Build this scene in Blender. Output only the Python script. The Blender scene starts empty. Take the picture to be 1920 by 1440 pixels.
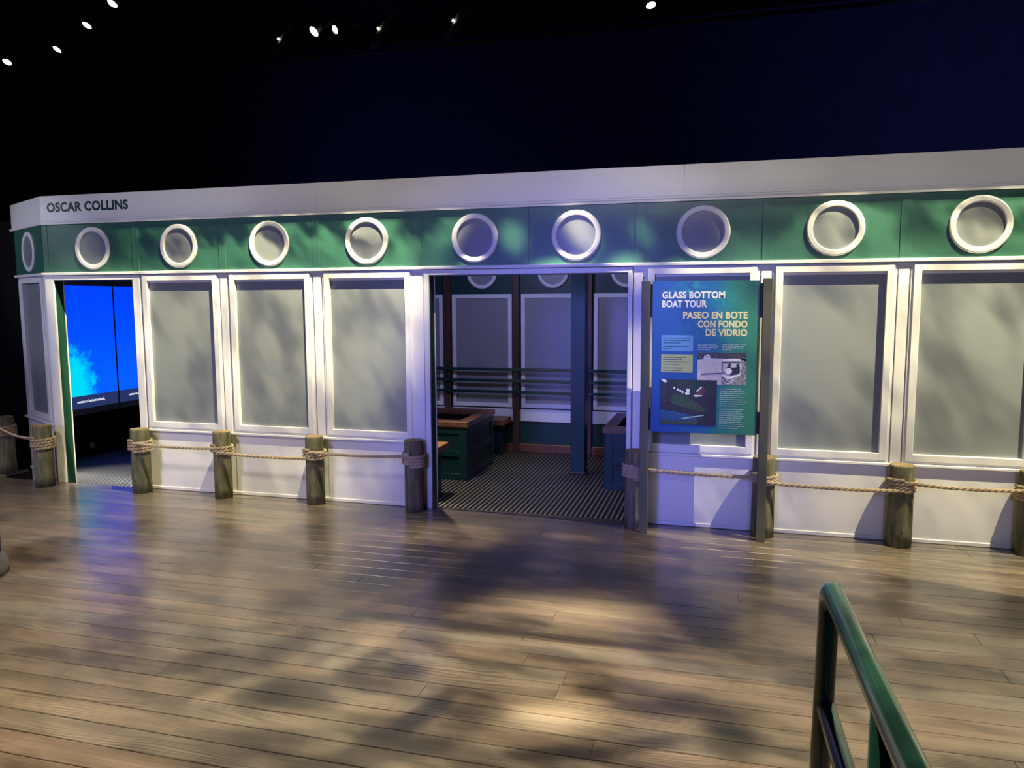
import bpy, bmesh, math, random
from mathutils import Vector, Matrix
random.seed(7)
S = bpy.context.scene
C = S.collection
PI = math.pi

# ------------------------------------------------------------------ camera
HC, DC, FPX = 1.72, 5.9052, 1443.0
YAW, PITCH, ROLL = -0.267347, -0.106794, -0.0042437
cam_d = bpy.data.cameras.new('camera'); cam = bpy.data.objects.new('camera', cam_d); C.objects.link(cam)
cam_d.sensor_fit = 'HORIZONTAL'; cam_d.sensor_width = 36.0; cam_d.lens = 36.0*FPX/1920.0
cam_d.clip_start = 0.05; cam_d.clip_end = 100
fwd = Vector((math.sin(YAW)*math.cos(PITCH), math.cos(YAW)*math.cos(PITCH), math.sin(PITCH)))
rgt0 = Vector((math.cos(YAW), -math.sin(YAW), 0)); up0 = rgt0.cross(fwd)
rgt = rgt0*math.cos(ROLL) + up0*math.sin(ROLL); upv = -rgt0*math.sin(ROLL) + up0*math.cos(ROLL)
cam.matrix_world = Matrix(((rgt.x, upv.x, -fwd.x, 0), (rgt.y, upv.y, -fwd.y, -DC), (rgt.z, upv.z, -fwd.z, HC), (0, 0, 0, 1)))
S.camera = cam

# ------------------------------------------------------------------ world, exposure
w = bpy.data.worlds.new('world'); S.world = w; w.use_nodes = True
w.node_tree.nodes['Background'].inputs[0].default_value = (0.10, 0.11, 0.30, 1)
w.node_tree.nodes['Background'].inputs[1].default_value = 0.01
S.view_settings.view_transform = 'Standard'; S.view_settings.look = 'None'
S.view_settings.exposure = 0.0; S.view_settings.gamma = 1.0; S.view_settings.use_curve_mapping = False


# ------------------------------------------------------------------ node expression helper
class X:
    def __init__(s, nt, sock): s.nt = nt; s.k = sock
    def _op(s, op, *a, clamp=False):
        n = s.nt.nodes.new('ShaderNodeMath'); n.operation = op; n.use_clamp = clamp
        for i, v in enumerate((s,)+a):
            if isinstance(v, X): s.nt.links.new(v.k, n.inputs[i])
            else: n.inputs[i].default_value = v
        return X(s.nt, n.outputs[0])
    def __add__(s, o): return s._op('ADD', o)
    __radd__ = __add__
    def __sub__(s, o): return s._op('SUBTRACT', o)
    def __rsub__(s, o): return (s*-1.0)+o
    def __mul__(s, o): return s._op('MULTIPLY', o)
    __rmul__ = __mul__
    def __truediv__(s, o): return s._op('DIVIDE', o)
    def mx(s, o): return s._op('MAXIMUM', o)
    def mn(s, o): return s._op('MINIMUM', o)
    def pw(s, o): return s._op('POWER', o)
    def sqrt(s): return s._op('SQRT')
    def exp(s): return s._op('EXPONENT')
    def gt(s, o): return s._op('GREATER_THAN', o)
    def sm(s, a, b):
        n = s.nt.nodes.new('ShaderNodeMapRange'); n.interpolation_type = 'SMOOTHSTEP'; n.clamp = True
        s.nt.links.new(s.k, n.inputs[0])
        flip = a > b
        n.inputs[1].default_value = min(a, b); n.inputs[2].default_value = max(a, b)
        n.inputs[3].default_value = 1.0 if flip else 0.0; n.inputs[4].default_value = 0.0 if flip else 1.0
        return X(s.nt, n.outputs[0])


def sep(nt, sock):
    n = nt.nodes.new('ShaderNodeSeparateXYZ'); nt.links.new(sock, n.inputs[0])
    return [X(nt, n.outputs[i]) for i in range(3)]


def comb(nt, x, y, z):
    n = nt.nodes.new('ShaderNodeCombineXYZ')
    for i, v in enumerate((x, y, z)):
        if isinstance(v, X): nt.links.new(v.k, n.inputs[i])
        else: n.inputs[i].default_value = v
    return n.outputs[0]


def noise(nt, vec, scale=1.0, detail=2.0, rough=0.5, dist=0.0, dims='3D'):
    n = nt.nodes.new('ShaderNodeTexNoise'); n.noise_dimensions = dims
    nt.links.new(vec, n.inputs['Vector'])
    n.inputs['Scale'].default_value = scale; n.inputs['Detail'].default_value = detail
    n.inputs['Roughness'].default_value = rough; n.inputs['Distortion'].default_value = dist
    return X(nt, n.outputs[0])


def blobs(x, y, lst):
    """sum of soft elliptical leaf-cluster spots on a gobo plate (cx, cy, rx, ry, angle, weight)"""
    tot = None
    for cx, cy, rx, ry, an, wt in lst:
        c, s = math.cos(math.radians(an)), math.sin(math.radians(an))
        dx = x-cx; dy = y-cy
        u = (dx*c+dy*s)/rx; v = (dy*c-dx*s)/ry
        g = ((u*u+v*v).pw(1.4)*-1.0).exp()*wt
        tot = g if tot is None else tot+g
    return tot


def gobo_lamp(name, loc, color, watts, build):
    """projector lamp with a foliage gobo: a lamp whose beam is cut by a pattern plate"""
    d = bpy.data.lights.new(name, 'POINT'); d.energy = watts; d.color = color; d.shadow_soft_size = 0.0
    o = bpy.data.objects.new(name, d); C.objects.link(o); o.location = loc
    d.use_nodes = True; nt = d.node_tree
    em = [n for n in nt.nodes if n.type == 'EMISSION'][0]
    tc = nt.nodes.new('ShaderNodeTexCoord')
    m = build(nt, *sep(nt, tc.outputs['Normal']))
    nt.links.new(m.k, em.inputs['Strength'])
    return o


def spot(name, loc, tgt, color, watts, deg, blend=1.0, rad=0.15):
    d = bpy.data.lights.new(name, 'SPOT'); d.energy = watts; d.color = color; d.shadow_soft_size = rad
    d.spot_size = math.radians(deg); d.spot_blend = blend
    o = bpy.data.objects.new(name, d); C.objects.link(o); o.location = loc
    o.rotation_euler = (Vector(tgt)-Vector(loc)).to_track_quat('-Z', 'Y').to_euler()
    return o


WARM = (1.0, 0.89, 0.53)


def facade_left(nt, dx, dy, dz):
    a = 1.4; q = dy.mx(0.02)
    x = dx/q*a + (-1.8); z = dz/q*a + 6.0                      # where the beam meets the plane of the boat's side
    n = noise(nt, comb(nt, x*1.0+z*0.55, z*0.55-x*0.25, 3.3), 2.6, 2.0, 0.5)
    n2 = noise(nt, comb(nt, x+z*0.5, z*0.8, 9.1), 4.5, 1.5, 0.5)
    leaf = n.sm(0.30, 0.62)*0.62+0.38
    top = z.sm(2.41, 2.33)
    right = (x-(z-1.0)*0.28).sm(-2.25, -2.95)
    left = (x+z.sm(2.1, 1.7)*.7).sm(-6.9, -5.0)
    band = z.sm(1.95, 2.25)                                     # stronger leaf break-up high on the beam
    m = top*right*left*leaf*(z.sm(-.4, 1.7)*.68+.32)*(1.0-band*(1.0-n2.sm(0.38, 0.62))*0.9)*(1.0-band*x.sm(-3.6, -5.4)*.72)
    patch = blobs(x, z, [(-1.95, 2.0, .10, .03, 0, .7), (-1.2, 1.99, .22, .05, 0, .9), (-1.06, 2.25, .10, .2, 35, .7),
                         (-1.6, 2.2, .1, .13, 30, .55), (-2.15, 2.25, .16, .1, 30, .35), (-.72, 1.98, .12, .08, 0, .9)])
    return (m+patch*top)*(1.0-blobs(x, z, [(-6.42, 1.1, .32, .75, 0, 1.3)]).mn(1.0))*dy.gt(0.02)


def facade_right(nt, dx, dy, dz):
    a = 1.4; q = dy.mx(0.02)
    x = dx/q*a + 3.15; z = dz/q*a + 6.0
    n = noise(nt, comb(nt, x*1.0+z*0.6, z*0.5-x*0.2, 1.7), 2.4, 2.0, 0.5)
    n2 = noise(nt, comb(nt, x+z*0.5, z*0.8, 5.2), 4.0, 1.5, 0.5)
    leaf = n.sm(0.30, 0.62)*0.6+0.40
    top = z.sm(2.41, 2.33)
    left = (x-z.sm(1.95, 2.15)*0.45-z.sm(1.1, 1.7)*1.0).sm(-1.62, -1.22)
    band = z.sm(1.95, 2.25)
    m = top*left*leaf*(z.sm(-.5, 1.7)*.58+.42)*(1.0-band*(1.0-n2.sm(0.38, 0.60))*0.8)
    patch = blobs(x, z, [(-.62, 2.2, .08, .12, 40, .7), (-.45, 2.42, .1, .05, 20, .5), (-.66, 1.88, .1, .12, 0, .7)])
    return (m+patch*top)*(1.0-blobs(x, z, [(-.68, 1.5, .16, .55, 0, .6)]))*dy.gt(0.02)


FLOOR_DARK = [(-1.14, -1.26, 1.45, 0.61, -165.19, 0.42), (-0.05, -1.86, 0.53, 0.37, 135.63, 0.3), (-1.44, -1.45, 0.6, 0.2, 76.33, 0.95), (-1.38, -0.84, 0.65, 0.16, 81.52, 0.7), (-0.66, -1.22, 0.29, 0.2, 157.87, 0.6), (-1.13, -1.13, 0.92, 0.42, -165.07, 0.35), (-0.09, -1.78, 0.32, 0.14, 113.11, 0.8), (0.04, -1.47, 0.55, 0.33, 162.17, 0.35), (0.34, -1.04, 0.32, 0.15, -171.0, 0.45), (-0.78, -2.19, 0.59, 0.05, -179.05, 0.6), (-1.46, -2.15, 0.46, 0.06, -177.25, 0.45), (-1.39, -2.71, 0.1, 0.08, 165.62, 0.7), (-1.17, -3.03, 0.21, 0.06, 75.42, 0.65), (-1.26, -3.2, 0.19, 0.06, 62.07, 0.5), (-0.52, -2.67, 0.1, 0.06, 175.12, 0.55), (-0.15, -2.72, 0.25, 0.09, -169.91, 0.55), (0.07, -2.9, 0.17, 0.11, 100.76, 0.55), (-0.27, -3.05, 0.2, 0.05, -147.23, 0.45), (-0.58, -3.19, 0.19, 0.05, -164.89, 0.6), (-2.11, -1.67, 0.66, 0.19, 73.94, 0.5), (-2.05, -2.52, 0.55, 0.11, 72.99, 0.4), (-2.41, -2.88, 0.26, 0.1, 50.35, 0.4), (-1.79, -2.98, 0.26, 0.1, 46.41, 0.45), (-1.74, -3.41, 0.32, 0.1, -167.07, 0.35), (-1.28, -3.4, 0.26, 0.08, -147.37, 0.45), (-2.57, -0.58, 0.5, 0.18, -146.96, 0.3), (-1.84, -0.16, 0.39, 0.16, -166.16, 0.35), (-0.88, -0.74, 0.53, 0.14, -165.07, 0.35), (1.3, -0.61, 0.26, 0.15, -148.44, 0.4), (1.56, -1.24, 0.36, 0.12, 67.69, 0.45), (0.49, -2.15, 0.21, 0.09, -160.39, 0.25), (0.83, -1.65, 0.46, 0.2, -159.12, 0.2), (1.05, -2.08, 0.51, 0.15, -161.82, 0.2), (-3.22, -1.54, 0.71, 0.2, 127.7, 0.2), (-2.84, -0.93, 0.95, 0.12, 119.45, 0.25)]
FLOOR_BRIGHT = [(-2.59, -3.41, 0.66, 0.35, 177.9, 0.4), (-3.53, -2.56, 0.7, 0.39, 171.88, 0.2), (-0.76, -1.81, 0.43, 0.15, -178.79, 1.5), (-0.78, -2.3, 0.46, 0.1, -178.95, 0.55), (-0.64, -2.93, 0.21, 0.12, -163.96, 1.3), (-1.66, -2.3, 0.31, 0.1, 77.79, 0.5), (-1.73, -2.7, 0.23, 0.07, 78.88, 0.5), (-2.24, -2.24, 0.24, 0.11, 72.82, 0.25), (-2.1, -3.07, 0.17, 0.07, 63.34, 0.4), (-0.03, -0.14, 0.54, 0.14, -175.6, 0.9), (1.31, -0.29, 0.52, 0.14, -170.18, 0.5), (-2.86, -3.49, 0.33, 0.16, 151.55, 0.35), (-0.9, -2.65, 0.28, 0.07, 177.88, 0.4), (-0.19, -2.49, 0.19, 0.08, -175.03, 0.3), (-1.55, -3.15, 0.22, 0.09, 46.14, 0.25), (-0.2, -2.27, 0.31, 0.07, -176.26, 0.25)]


def floor_gobo(nt, dx, dy, dz):
    h = 6.0; q = (dz*-1.0).mx(0.02)
    x = dx/q*h + 0.6; y = dy/q*h - 3.0                          # where the beam meets the deck
    n = noise(nt, comb(nt, x*1.0+y*.5, y*1.9, 4.4), 2.4, 2.5, 0.55)
    base = n.sm(0.30, 0.66)*0.58+0.24
    m = (base+blobs(x, y, FLOOR_BRIGHT))*(blobs(x, y, FLOOR_DARK)*-2.3).exp()
    edge = y.sm(-0.10, -0.75)*x.sm(-7.5, -5.2)*(x.sm(2.2, 0.0)*.45+.55)*y.sm(-6.0, -4.6)
    return m*edge*(dz*-1.0).gt(0.05)


gobo_lamp('gobo_lamp_facade_left', (-1.8, -1.4, 6.0), WARM, 6900, facade_left)
gobo_lamp('gobo_lamp_facade_right', (3.15, -1.4, 6.0), WARM, 6400, facade_right)
gobo_lamp('gobo_lamp_floor', (0.6, -3.0, 6.0), (1.0, 0.82, 0.55), 4600, floor_gobo)


def fascia_wash(nt, dx, dy, dz):
    a = 8.0; q = dy.mx(0.05)
    z = dz/q*a + 4.2; x = dx/q*a - 1.0                         # barn doors shut the beam down to the fascia
    n = noise(nt, comb(nt, x*.5, z*.8, 2.0), 1.6, 1.0, .5)
    return (z.sm(2.20, 2.62)*0.9+z.sm(-.6, .6)*.14)*(n.sm(.3, .75)*.35+.65)*z.sm(3.2, 2.75)*dy.gt(0.05)


gobo_lamp('fascia_wash_lamp', (-1.0, -8.0, 4.2), (1.0, 0.93, 0.80), 880, fascia_wash)
spot('violet_wash', (-2.4, -8.6, 2.5), (-1.25, 0, 0.95), (0.18, 0.20, 1.0), 2000, 27, .8, 0.7)
spot('violet_wash_left', (-6.6, -8.4, 3.0), (-5.0, 0, 0.9), (0.27, 0.31, 1.0), 850, 40, 1.0, 0.9)
spot('violet_wash_right', (1.5, -8.4, 3.0), (1.2, 0, 0.8), (0.42, 0.46, 1.0), 420, 34, 1.0, 0.9)
spot('stern_wash', (-10.2, -5.5, 4.2), (-6.5, .2, 2.0), (0.78, 0.82, 1.0), 620, 17, .6, 0.2)  # added fill from the left to brighten the end bay, no fixture
spot('deck_wash_left', (-5.5, -5.5, 6.2), (-5.0, -1.9, 0), (1.0, 0.90, 0.80), 1500, 50, 1.0, 0.6)  # added soft fill to lift the left of the deck, no fixture
spot('blue_wash_back_left', (-6.5, 4.0, 3.0), (-5.0, 8, 4.4), (0.30, 0.36, 1.0), 130, 150, 1.0, 0.3)
spot('blue_wash_back', (4.2, 2.0, 3.6), (4.6, 8, 4.6), (0.42, 0.42, 1.0), 480, 120, 1.0, 0.3)
# unseen fill spots added under the boat's ceiling to light the cabin
spot('cabin_lamp_violet', (-2.3, 1.2, 2.42), (-2.3, 3.3, 0.9), (0.40, 0.42, 1.0), 80, 150, 1.0, 0.10)
spot('cabin_lamp_violet_right', (-.9, 1.0, 2.42), (-1.2, 3.3, 0.6), (0.48, 0.50, 1.0), 30, 150, 1.0, 0.10)
spot('cabin_lamp_warm', (-2.75, .75, 2.40), (-2.35, .75, -.15), (1.0, 0.88, 0.62), 230, 80, .8, 0.03)
spot('cabin_lamp_warm_rear', (-2.0, 2.45, 2.40), (-2.0, 2.75, -.15), (1.0, 0.88, 0.62), 110, 42, .8, 0.03)
spot('cabin_lamp_stern', (-6.3, .75, 2.42), (-6.25, .62, -.15), (1.0, 0.95, 0.85), 420, 44, .7, 0.03)

# ------------------------------------------------------------------ materials
MATS = {}


def mat(name, col=(.5, .5, .5), rough=.5, metal=0.0, spec=.5, coat=0.0, build=None, emit=None, estr=1.0):
    m = bpy.data.materials.new(name); m.use_nodes = True; nt = m.node_tree
    b = nt.nodes['Principled BSDF']
    b.inputs['Base Color'].default_value = (*col, 1); b.inputs['Roughness'].default_value = rough
    b.inputs['Metallic'].default_value = metal; b.inputs['Specular IOR Level'].default_value = spec
    b.inputs['Coat Weight'].default_value = coat; b.inputs['Coat Roughness'].default_value = .12
    if emit:
        b.inputs['Emission Color'].default_value = (*emit, 1); b.inputs['Emission Strength'].default_value = estr
    if build: build(nt, b)
    MATS[name] = m
    return m


def ramp(nt, fac, stops):
    n = nt.nodes.new('ShaderNodeValToRGB'); nt.links.new(fac.k, n.inputs[0])
    el = n.color_ramp.elements
    while len(el) < len(stops): el.new(0.5)
    for e, (p, c) in zip(el, stops): e.position = p; e.color = (*c, 1)
    return n.outputs[0]


def mixc(nt, fac, a, b, mode='MIX'):
    n = nt.nodes.new('ShaderNodeMix'); n.data_type = 'RGBA'; n.blend_type = mode
    if isinstance(fac, X): nt.links.new(fac.k, n.inputs[0])
    else: n.inputs[0].default_value = fac
    for v, i in ((a, 6), (b, 7)):
        if isinstance(v, tuple): n.inputs[i].default_value = (*v, 1)
        else: nt.links.new(v, n.inputs[i])
    return n.outputs[2]


def bump(nt, b, h, strength=.2, dist=.01):
    n = nt.nodes.new('ShaderNodeBump'); n.inputs['Strength'].default_value = strength; n.inputs['Distance'].default_value = dist
    nt.links.new(h.k, n.inputs['Height']); nt.links.new(n.outputs[0], b.inputs['Normal'])


def pos(nt): return nt.nodes.new('ShaderNodeNewGeometry').outputs['Position']
def objc(nt): return nt.nodes.new('ShaderNodeTexCoord').outputs['Object']


def painted(c, amt=.06):
    def f(nt, b):
        n = noise(nt, pos(nt), 3.0, 4, .6)
        nt.links.new(ramp(nt, n, [(.3, tuple(v*(1-amt) for v in c)), (.7, tuple(min(1, v*(1+amt)) for v in c))]), b.inputs['Base Color'])
        n2 = noise(nt, pos(nt), 180, 2, .5)
        bump(nt, b, n2, .04, .002)
    return f


def plank_build(nt, b):
    oi = nt.nodes.new('ShaderNodeObjectInfo'); rnd = X(nt, oi.outputs['Random'])
    x, y, z = sep(nt, pos(nt))
    off = rnd*57.0
    v1 = comb(nt, x*0.55+off, y*7.0, off*0.3)
    warp = noise(nt, comb(nt, x*0.9+off, y*5.0, off), 1.3, 2.0, .5)
    wv = nt.nodes.new('ShaderNodeTexWave'); wv.wave_type = 'BANDS'; wv.bands_direction = 'Y'
    nt.links.new(comb(nt, x*0.10+off, y*1.0+warp*0.16, 0.0), wv.inputs['Vector'])
    wv.inputs['Scale'].default_value = 15.0; wv.inputs['Distortion'].default_value = 3.0
    wv.inputs['Detail'].default_value = 2.0; wv.inputs['Detail Scale'].default_value = 1.2
    ring = X(nt, wv.outputs['Fac'])
    fine = noise(nt, comb(nt, x*4.0+off, y*130.0, off), 1.0, 4.0, .65)
    blotch = noise(nt, v1, 1.6, 3.0, .55)
    knot = noise(nt, comb(nt, x*0.7+off, y*2.5, off), 1.1, 1.0, .4).sm(.56, .66)
    g = (ring-.5)*(knot*.20+.05)+fine*0.42+blotch*0.52+.03
    c = ramp(nt, g, [(.22, (.070, .057, .046)), (.42, (.122, .101, .080)), (.58, (.180, .151, .120)), (.80, (.270, .230, .178))])
    tint = ramp(nt, rnd, [(0, (.90, .95, .98)), (.35, (1.0, .98, .92)), (.65, (1.06, .97, .92)), (1, (.84, .87, .87))])
    c = mixc(nt, 1.0, c, tint, 'MULTIPLY')
    nt.links.new(c, b.inputs['Base Color'])
    r = blotch*0.14+fine*0.10+0.24
    nt.links.new(r.k, b.inputs['Roughness'])
    bump(nt, b, fine*0.7+ring*0.3, .07, .002)


def bollard_build(nt, b):
    oi = nt.nodes.new('ShaderNodeObjectInfo'); rnd = X(nt, oi.outputs['Random'])
    x, y, z = sep(nt, objc(nt))
    o = rnd*31.0
    n = noise(nt, comb(nt, x*9+o, y*9, z*1.3+o), 3.0, 4, .6)
    n2 = noise(nt, comb(nt, x*3+o, y*3, z*2.2), 2.2, 3, .6)
    c = ramp(nt, n, [(.30, (.085, .078, .046)), (.55, (.190, .172, .102)), (.75, (.285, .250, .150))])
    c = mixc(nt, n2.sm(.42, .66)*.6, c, (.075, .095, .05))
    nt.links.new(c, b.inputs['Base Color'])
    bump(nt, b, n, .35, .006)


def wood_build(c0, c1, axis=0):
    def f(nt, b):
        p = sep(nt, pos(nt)); q = [v*22.0 for v in p]; q[axis] = p[axis]*1.6
        n = noise(nt, comb(nt, *q), 1.0, 3, .6)
        nt.links.new(ramp(nt, n, [(.3, c0), (.7, c1)]), b.inputs['Base Color'])
        bump(nt, b, n, .1, .002)
    return f


def rope_build(nt, b):
    n = noise(nt, objc(nt), 260, 2, .6)
    n2 = noise(nt, objc(nt), 14, 2, .5)
    nt.links.new(ramp(nt, n*.6+n2*.4, [(.3, (.33, .245, .155)), (.7, (.60, .48, .33))]), b.inputs['Base Color'])
    bump(nt, b, n, .4, .002)


def screen_build(nt, b):
    x, y, z = sep(nt, pos(nt))
    n = noise(nt, comb(nt, 0.0, y, z), 6.0, 4, .65)
    r = ((y-1.60)*(y-1.60)*2.2+(z-.74)*(z-.74)*1.0).sqrt()
    fine = noise(nt, comb(nt, 1.0, y, z), 20.0, 4, .7)
    burst = (r+(n-.5)*.75+(fine-.5)*.30).sm(.52, .18)
    ray1 = noise(nt, comb(nt, y*4.0+z*.5, 0.0, 0.0), 1.5, 2, .5)
    c = mixc(nt, z.sm(.5, 1.9), (.002, .120, 1.5), (.001, .060, 1.3))
    c = mixc(nt, ray1.sm(.5, .8)*.35, c, (.002, .13, 1.5))
    c = mixc(nt, burst, c, (.0, .72, .95))
    em = nt.nodes.new('ShaderNodeEmission'); nt.links.new(c, em.inputs[0]); em.inputs[1].default_value = 1.0
    nt.links.new(em.outputs[0], nt.nodes['Material Output'].inputs[0])


def sign_build(nt, b):
    x, y, z = sep(nt, pos(nt))
    u = (x+.493)/.735; v = (z-.769)/1.09
    n = noise(nt, comb(nt, u*2.0+v*1.5, v*3.0, 0.0), 2.4, 5, .65, 1.2)
    s = (u*0.92-(v-.35)*.10+(n-.5)*.18).sm(.18, .92)
    c = ramp(nt, s, [(0, (.008, .085, .36)), (.42, (.012, .15, .34)), (.62, (.02, .22, .20)), (1, (.040, .235, .130))])
    top = blobs(u, v, [(.34, .95, .16, .06, 0, .8), (.7, .88, .22, .06, 10, .4), (.72, .70, .18, .10, -30, .35), (.45, .68, .2, .08, 0, .3)])
    fine = noise(nt, comb(nt, u*6.0+v*3.0, v*14.0-u*3.0, 2.0), 2.2, 5, .7, 1.5)
    c = mixc(nt, (top*fine.sm(.38, .66)).mn(1.0), c, (.03, .42, .42))
    dk = blobs(u, v, [(.98, .97, .22, .14, 0, .7)])
    c = mixc(nt, dk.mn(1.0), c, (.012, .085, .075))
    nt.links.new(c, b.inputs['Base Color'])


def rubber_build(nt, b):
    x, y, z = sep(nt, pos(nt))
    n = noise(nt, comb(nt, x*30, y*70, 0.0), 1.0, 2, .5)
    nt.links.new((n*.25+.18).k, b.inputs['Roughness'])
    bump(nt, b, n, .5, .004)


mat('mat_rib', (.12, .118, .112), .30, spec=.6, build=lambda nt, b: bump(nt, b, noise(nt, comb(nt, *[v*k for v, k in zip(sep(nt, pos(nt)), (20.0, 70.0, 1.0))]), 1.0, 1.0, .5), .6, .004))
WHITE = (.78, .77, .76)
mat('white_paint', WHITE, .42, build=painted(WHITE, .03))
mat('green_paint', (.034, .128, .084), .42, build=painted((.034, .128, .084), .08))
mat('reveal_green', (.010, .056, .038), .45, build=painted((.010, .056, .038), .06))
mat('frosted_pane', (.212, .232, .240), .38, build=painted((.212, .232, .240), .03))
mat('inner_pane', (.26, .26, .27), .38, build=painted((.26, .26, .27), .04))
mat('navy_wall', (.006, .009, .040), .8, spec=.2, build=painted((.006, .009, .040), .2))
mat('alcove_navy', (.010, .016, .075), .8, spec=.2, build=painted((.010, .016, .075), .1))
mat('black_ceiling', (.006, .006, .008), .9, spec=.1, build=painted((.006, .006, .008), .2))
mat('plank', rough=.35, coat=.62, build=plank_build)
MATS['plank'].node_tree.nodes['Principled BSDF'].inputs['Coat Roughness'].default_value = .20
mat('subfloor', (.02, .016, .012), .9, build=painted((.02, .016, .012), .1))
mat('rubber', (.008, .008, .010), .5, spec=.2, build=painted((.008, .008, .010), .1))
mat('bollard_wood', rough=.8, spec=.25, build=bollard_build)
mat('end_grain', rough=.8, spec=.25, build=wood_build((.22, .15, .08), (.36, .26, .14), 0))
mat('rope', rough=.9, spec=.2, build=rope_build)
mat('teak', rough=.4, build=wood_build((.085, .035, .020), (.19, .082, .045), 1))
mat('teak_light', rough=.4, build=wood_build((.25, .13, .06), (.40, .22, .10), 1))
mat('brown_post', rough=.5, build=wood_build((.05, .020, .014), (.095, .038, .026), 2))
mat('threshold_wood', rough=.5, build=wood_build((.045, .038, .034), (.08, .066, .056), 0))  # brown for the strip that imitates the doorway shadow
mat('teal_paint', (.003, .026, .032), .4, build=painted((.003, .026, .032), .1))
mat('inner_green', (.005, .038, .036), .45, build=painted((.005, .038, .036), .1))
mat('rail_green', (.011, .050, .038), .22, coat=.6, build=painted((.011, .050, .038), .06))
mat('sign_post', (.098, .098, .058), .5, build=painted((.098, .098, .058), .06))
mat('black_metal', (.012, .012, .014), .45, build=painted((.012, .012, .014), .1))
mat('grey_metal', (.075, .078, .088), .55, build=painted((.075, .078, .088), .08))
mat('lamp_body', (.20, .20, .20), .5, build=painted((.20, .20, .20), .08))
mat('bezel', (.20, .20, .25), .5, build=painted((.20, .20, .25), .05))
mat('screen', build=screen_build)
mat('caption', emit=(.02, .035, .13), estr=1.0, col=(0, 0, 0))
mat('caption_text', emit=(.85, .88, 1.0), estr=1.0, col=(0, 0, 0))
mat('dark_letter', (.008, .045, .035), .5)
mat('sign_face', rough=.35, build=sign_build)
mat('print_white', (.82, .84, .84), .4)
mat('print_yellow', (.80, .74, .36), .4)
mat('print_blue_box', (.11, .30, .62), .4)
mat('print_green_box', (.42, .50, .20), .4)
mat('print_ink', (.03, .08, .10), .5)
mat('print_pale', (.60, .55, .53), .45)
mat('print_grey', (.20, .18, .18), .45)
mat('print_dark', (.022, .022, .028), .45)
mat('print_green_dark', (.018, .045, .022), .45)
mat('print_green_mid', (.045, .095, .045), .45)
mat('print_brown', (.13, .045, .032), .45)
mat('print_deep_blue', (.012, .045, .26), .45)
mat('print_teal', (.02, .13, .16), .45)
mat('print_line', (.42, .56, .48), .45)


def print_noise(c0, c1, sx, sz, lo=.4, hi=.6):
    def f(nt, b):
        x, y, z = sep(nt, pos(nt))
        n = noise(nt, comb(nt, x*sx, 0.0, z*sz), 1.0, 3, .65)
        nt.links.new(ramp(nt, n, [(lo, c0), (hi, c1)]), b.inputs['Base Color'])
    return f


mat('print_trees', rough=.45, build=print_noise((.012, .012, .014), (.24, .22, .22), 160, 90, .45, .72))
mat('print_wave', rough=.45, build=print_noise((.035, .03, .03), (.50, .46, .45), 60, 220))
mat('print_water', rough=.45, build=print_noise((.56, .51, .49), (.68, .64, .62), 30, 120))
mat('print_grass', rough=.45, build=print_noise((.010, .022, .012), (.07, .14, .055), 120, 60, .35, .7))
mat('print_leaf', rough=.45, build=print_noise((.010, .016, .012), (.04, .075, .04), 90, 60, .4, .7))
mat('print_blue_water', rough=.45, build=print_noise((.010, .030, .20), (.03, .16, .24), 25, 120, .4, .65))
mat('steel', (.55, .55, .55), .3, metal=1.0)
mat('lamp_glass_warm', emit=(1.0, .93, .78), estr=14.0)
mat('lamp_glass_cool', emit=(.80, .88, 1.0), estr=14.0)
mat('outlet', (.35, .32, .25), .5)


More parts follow.
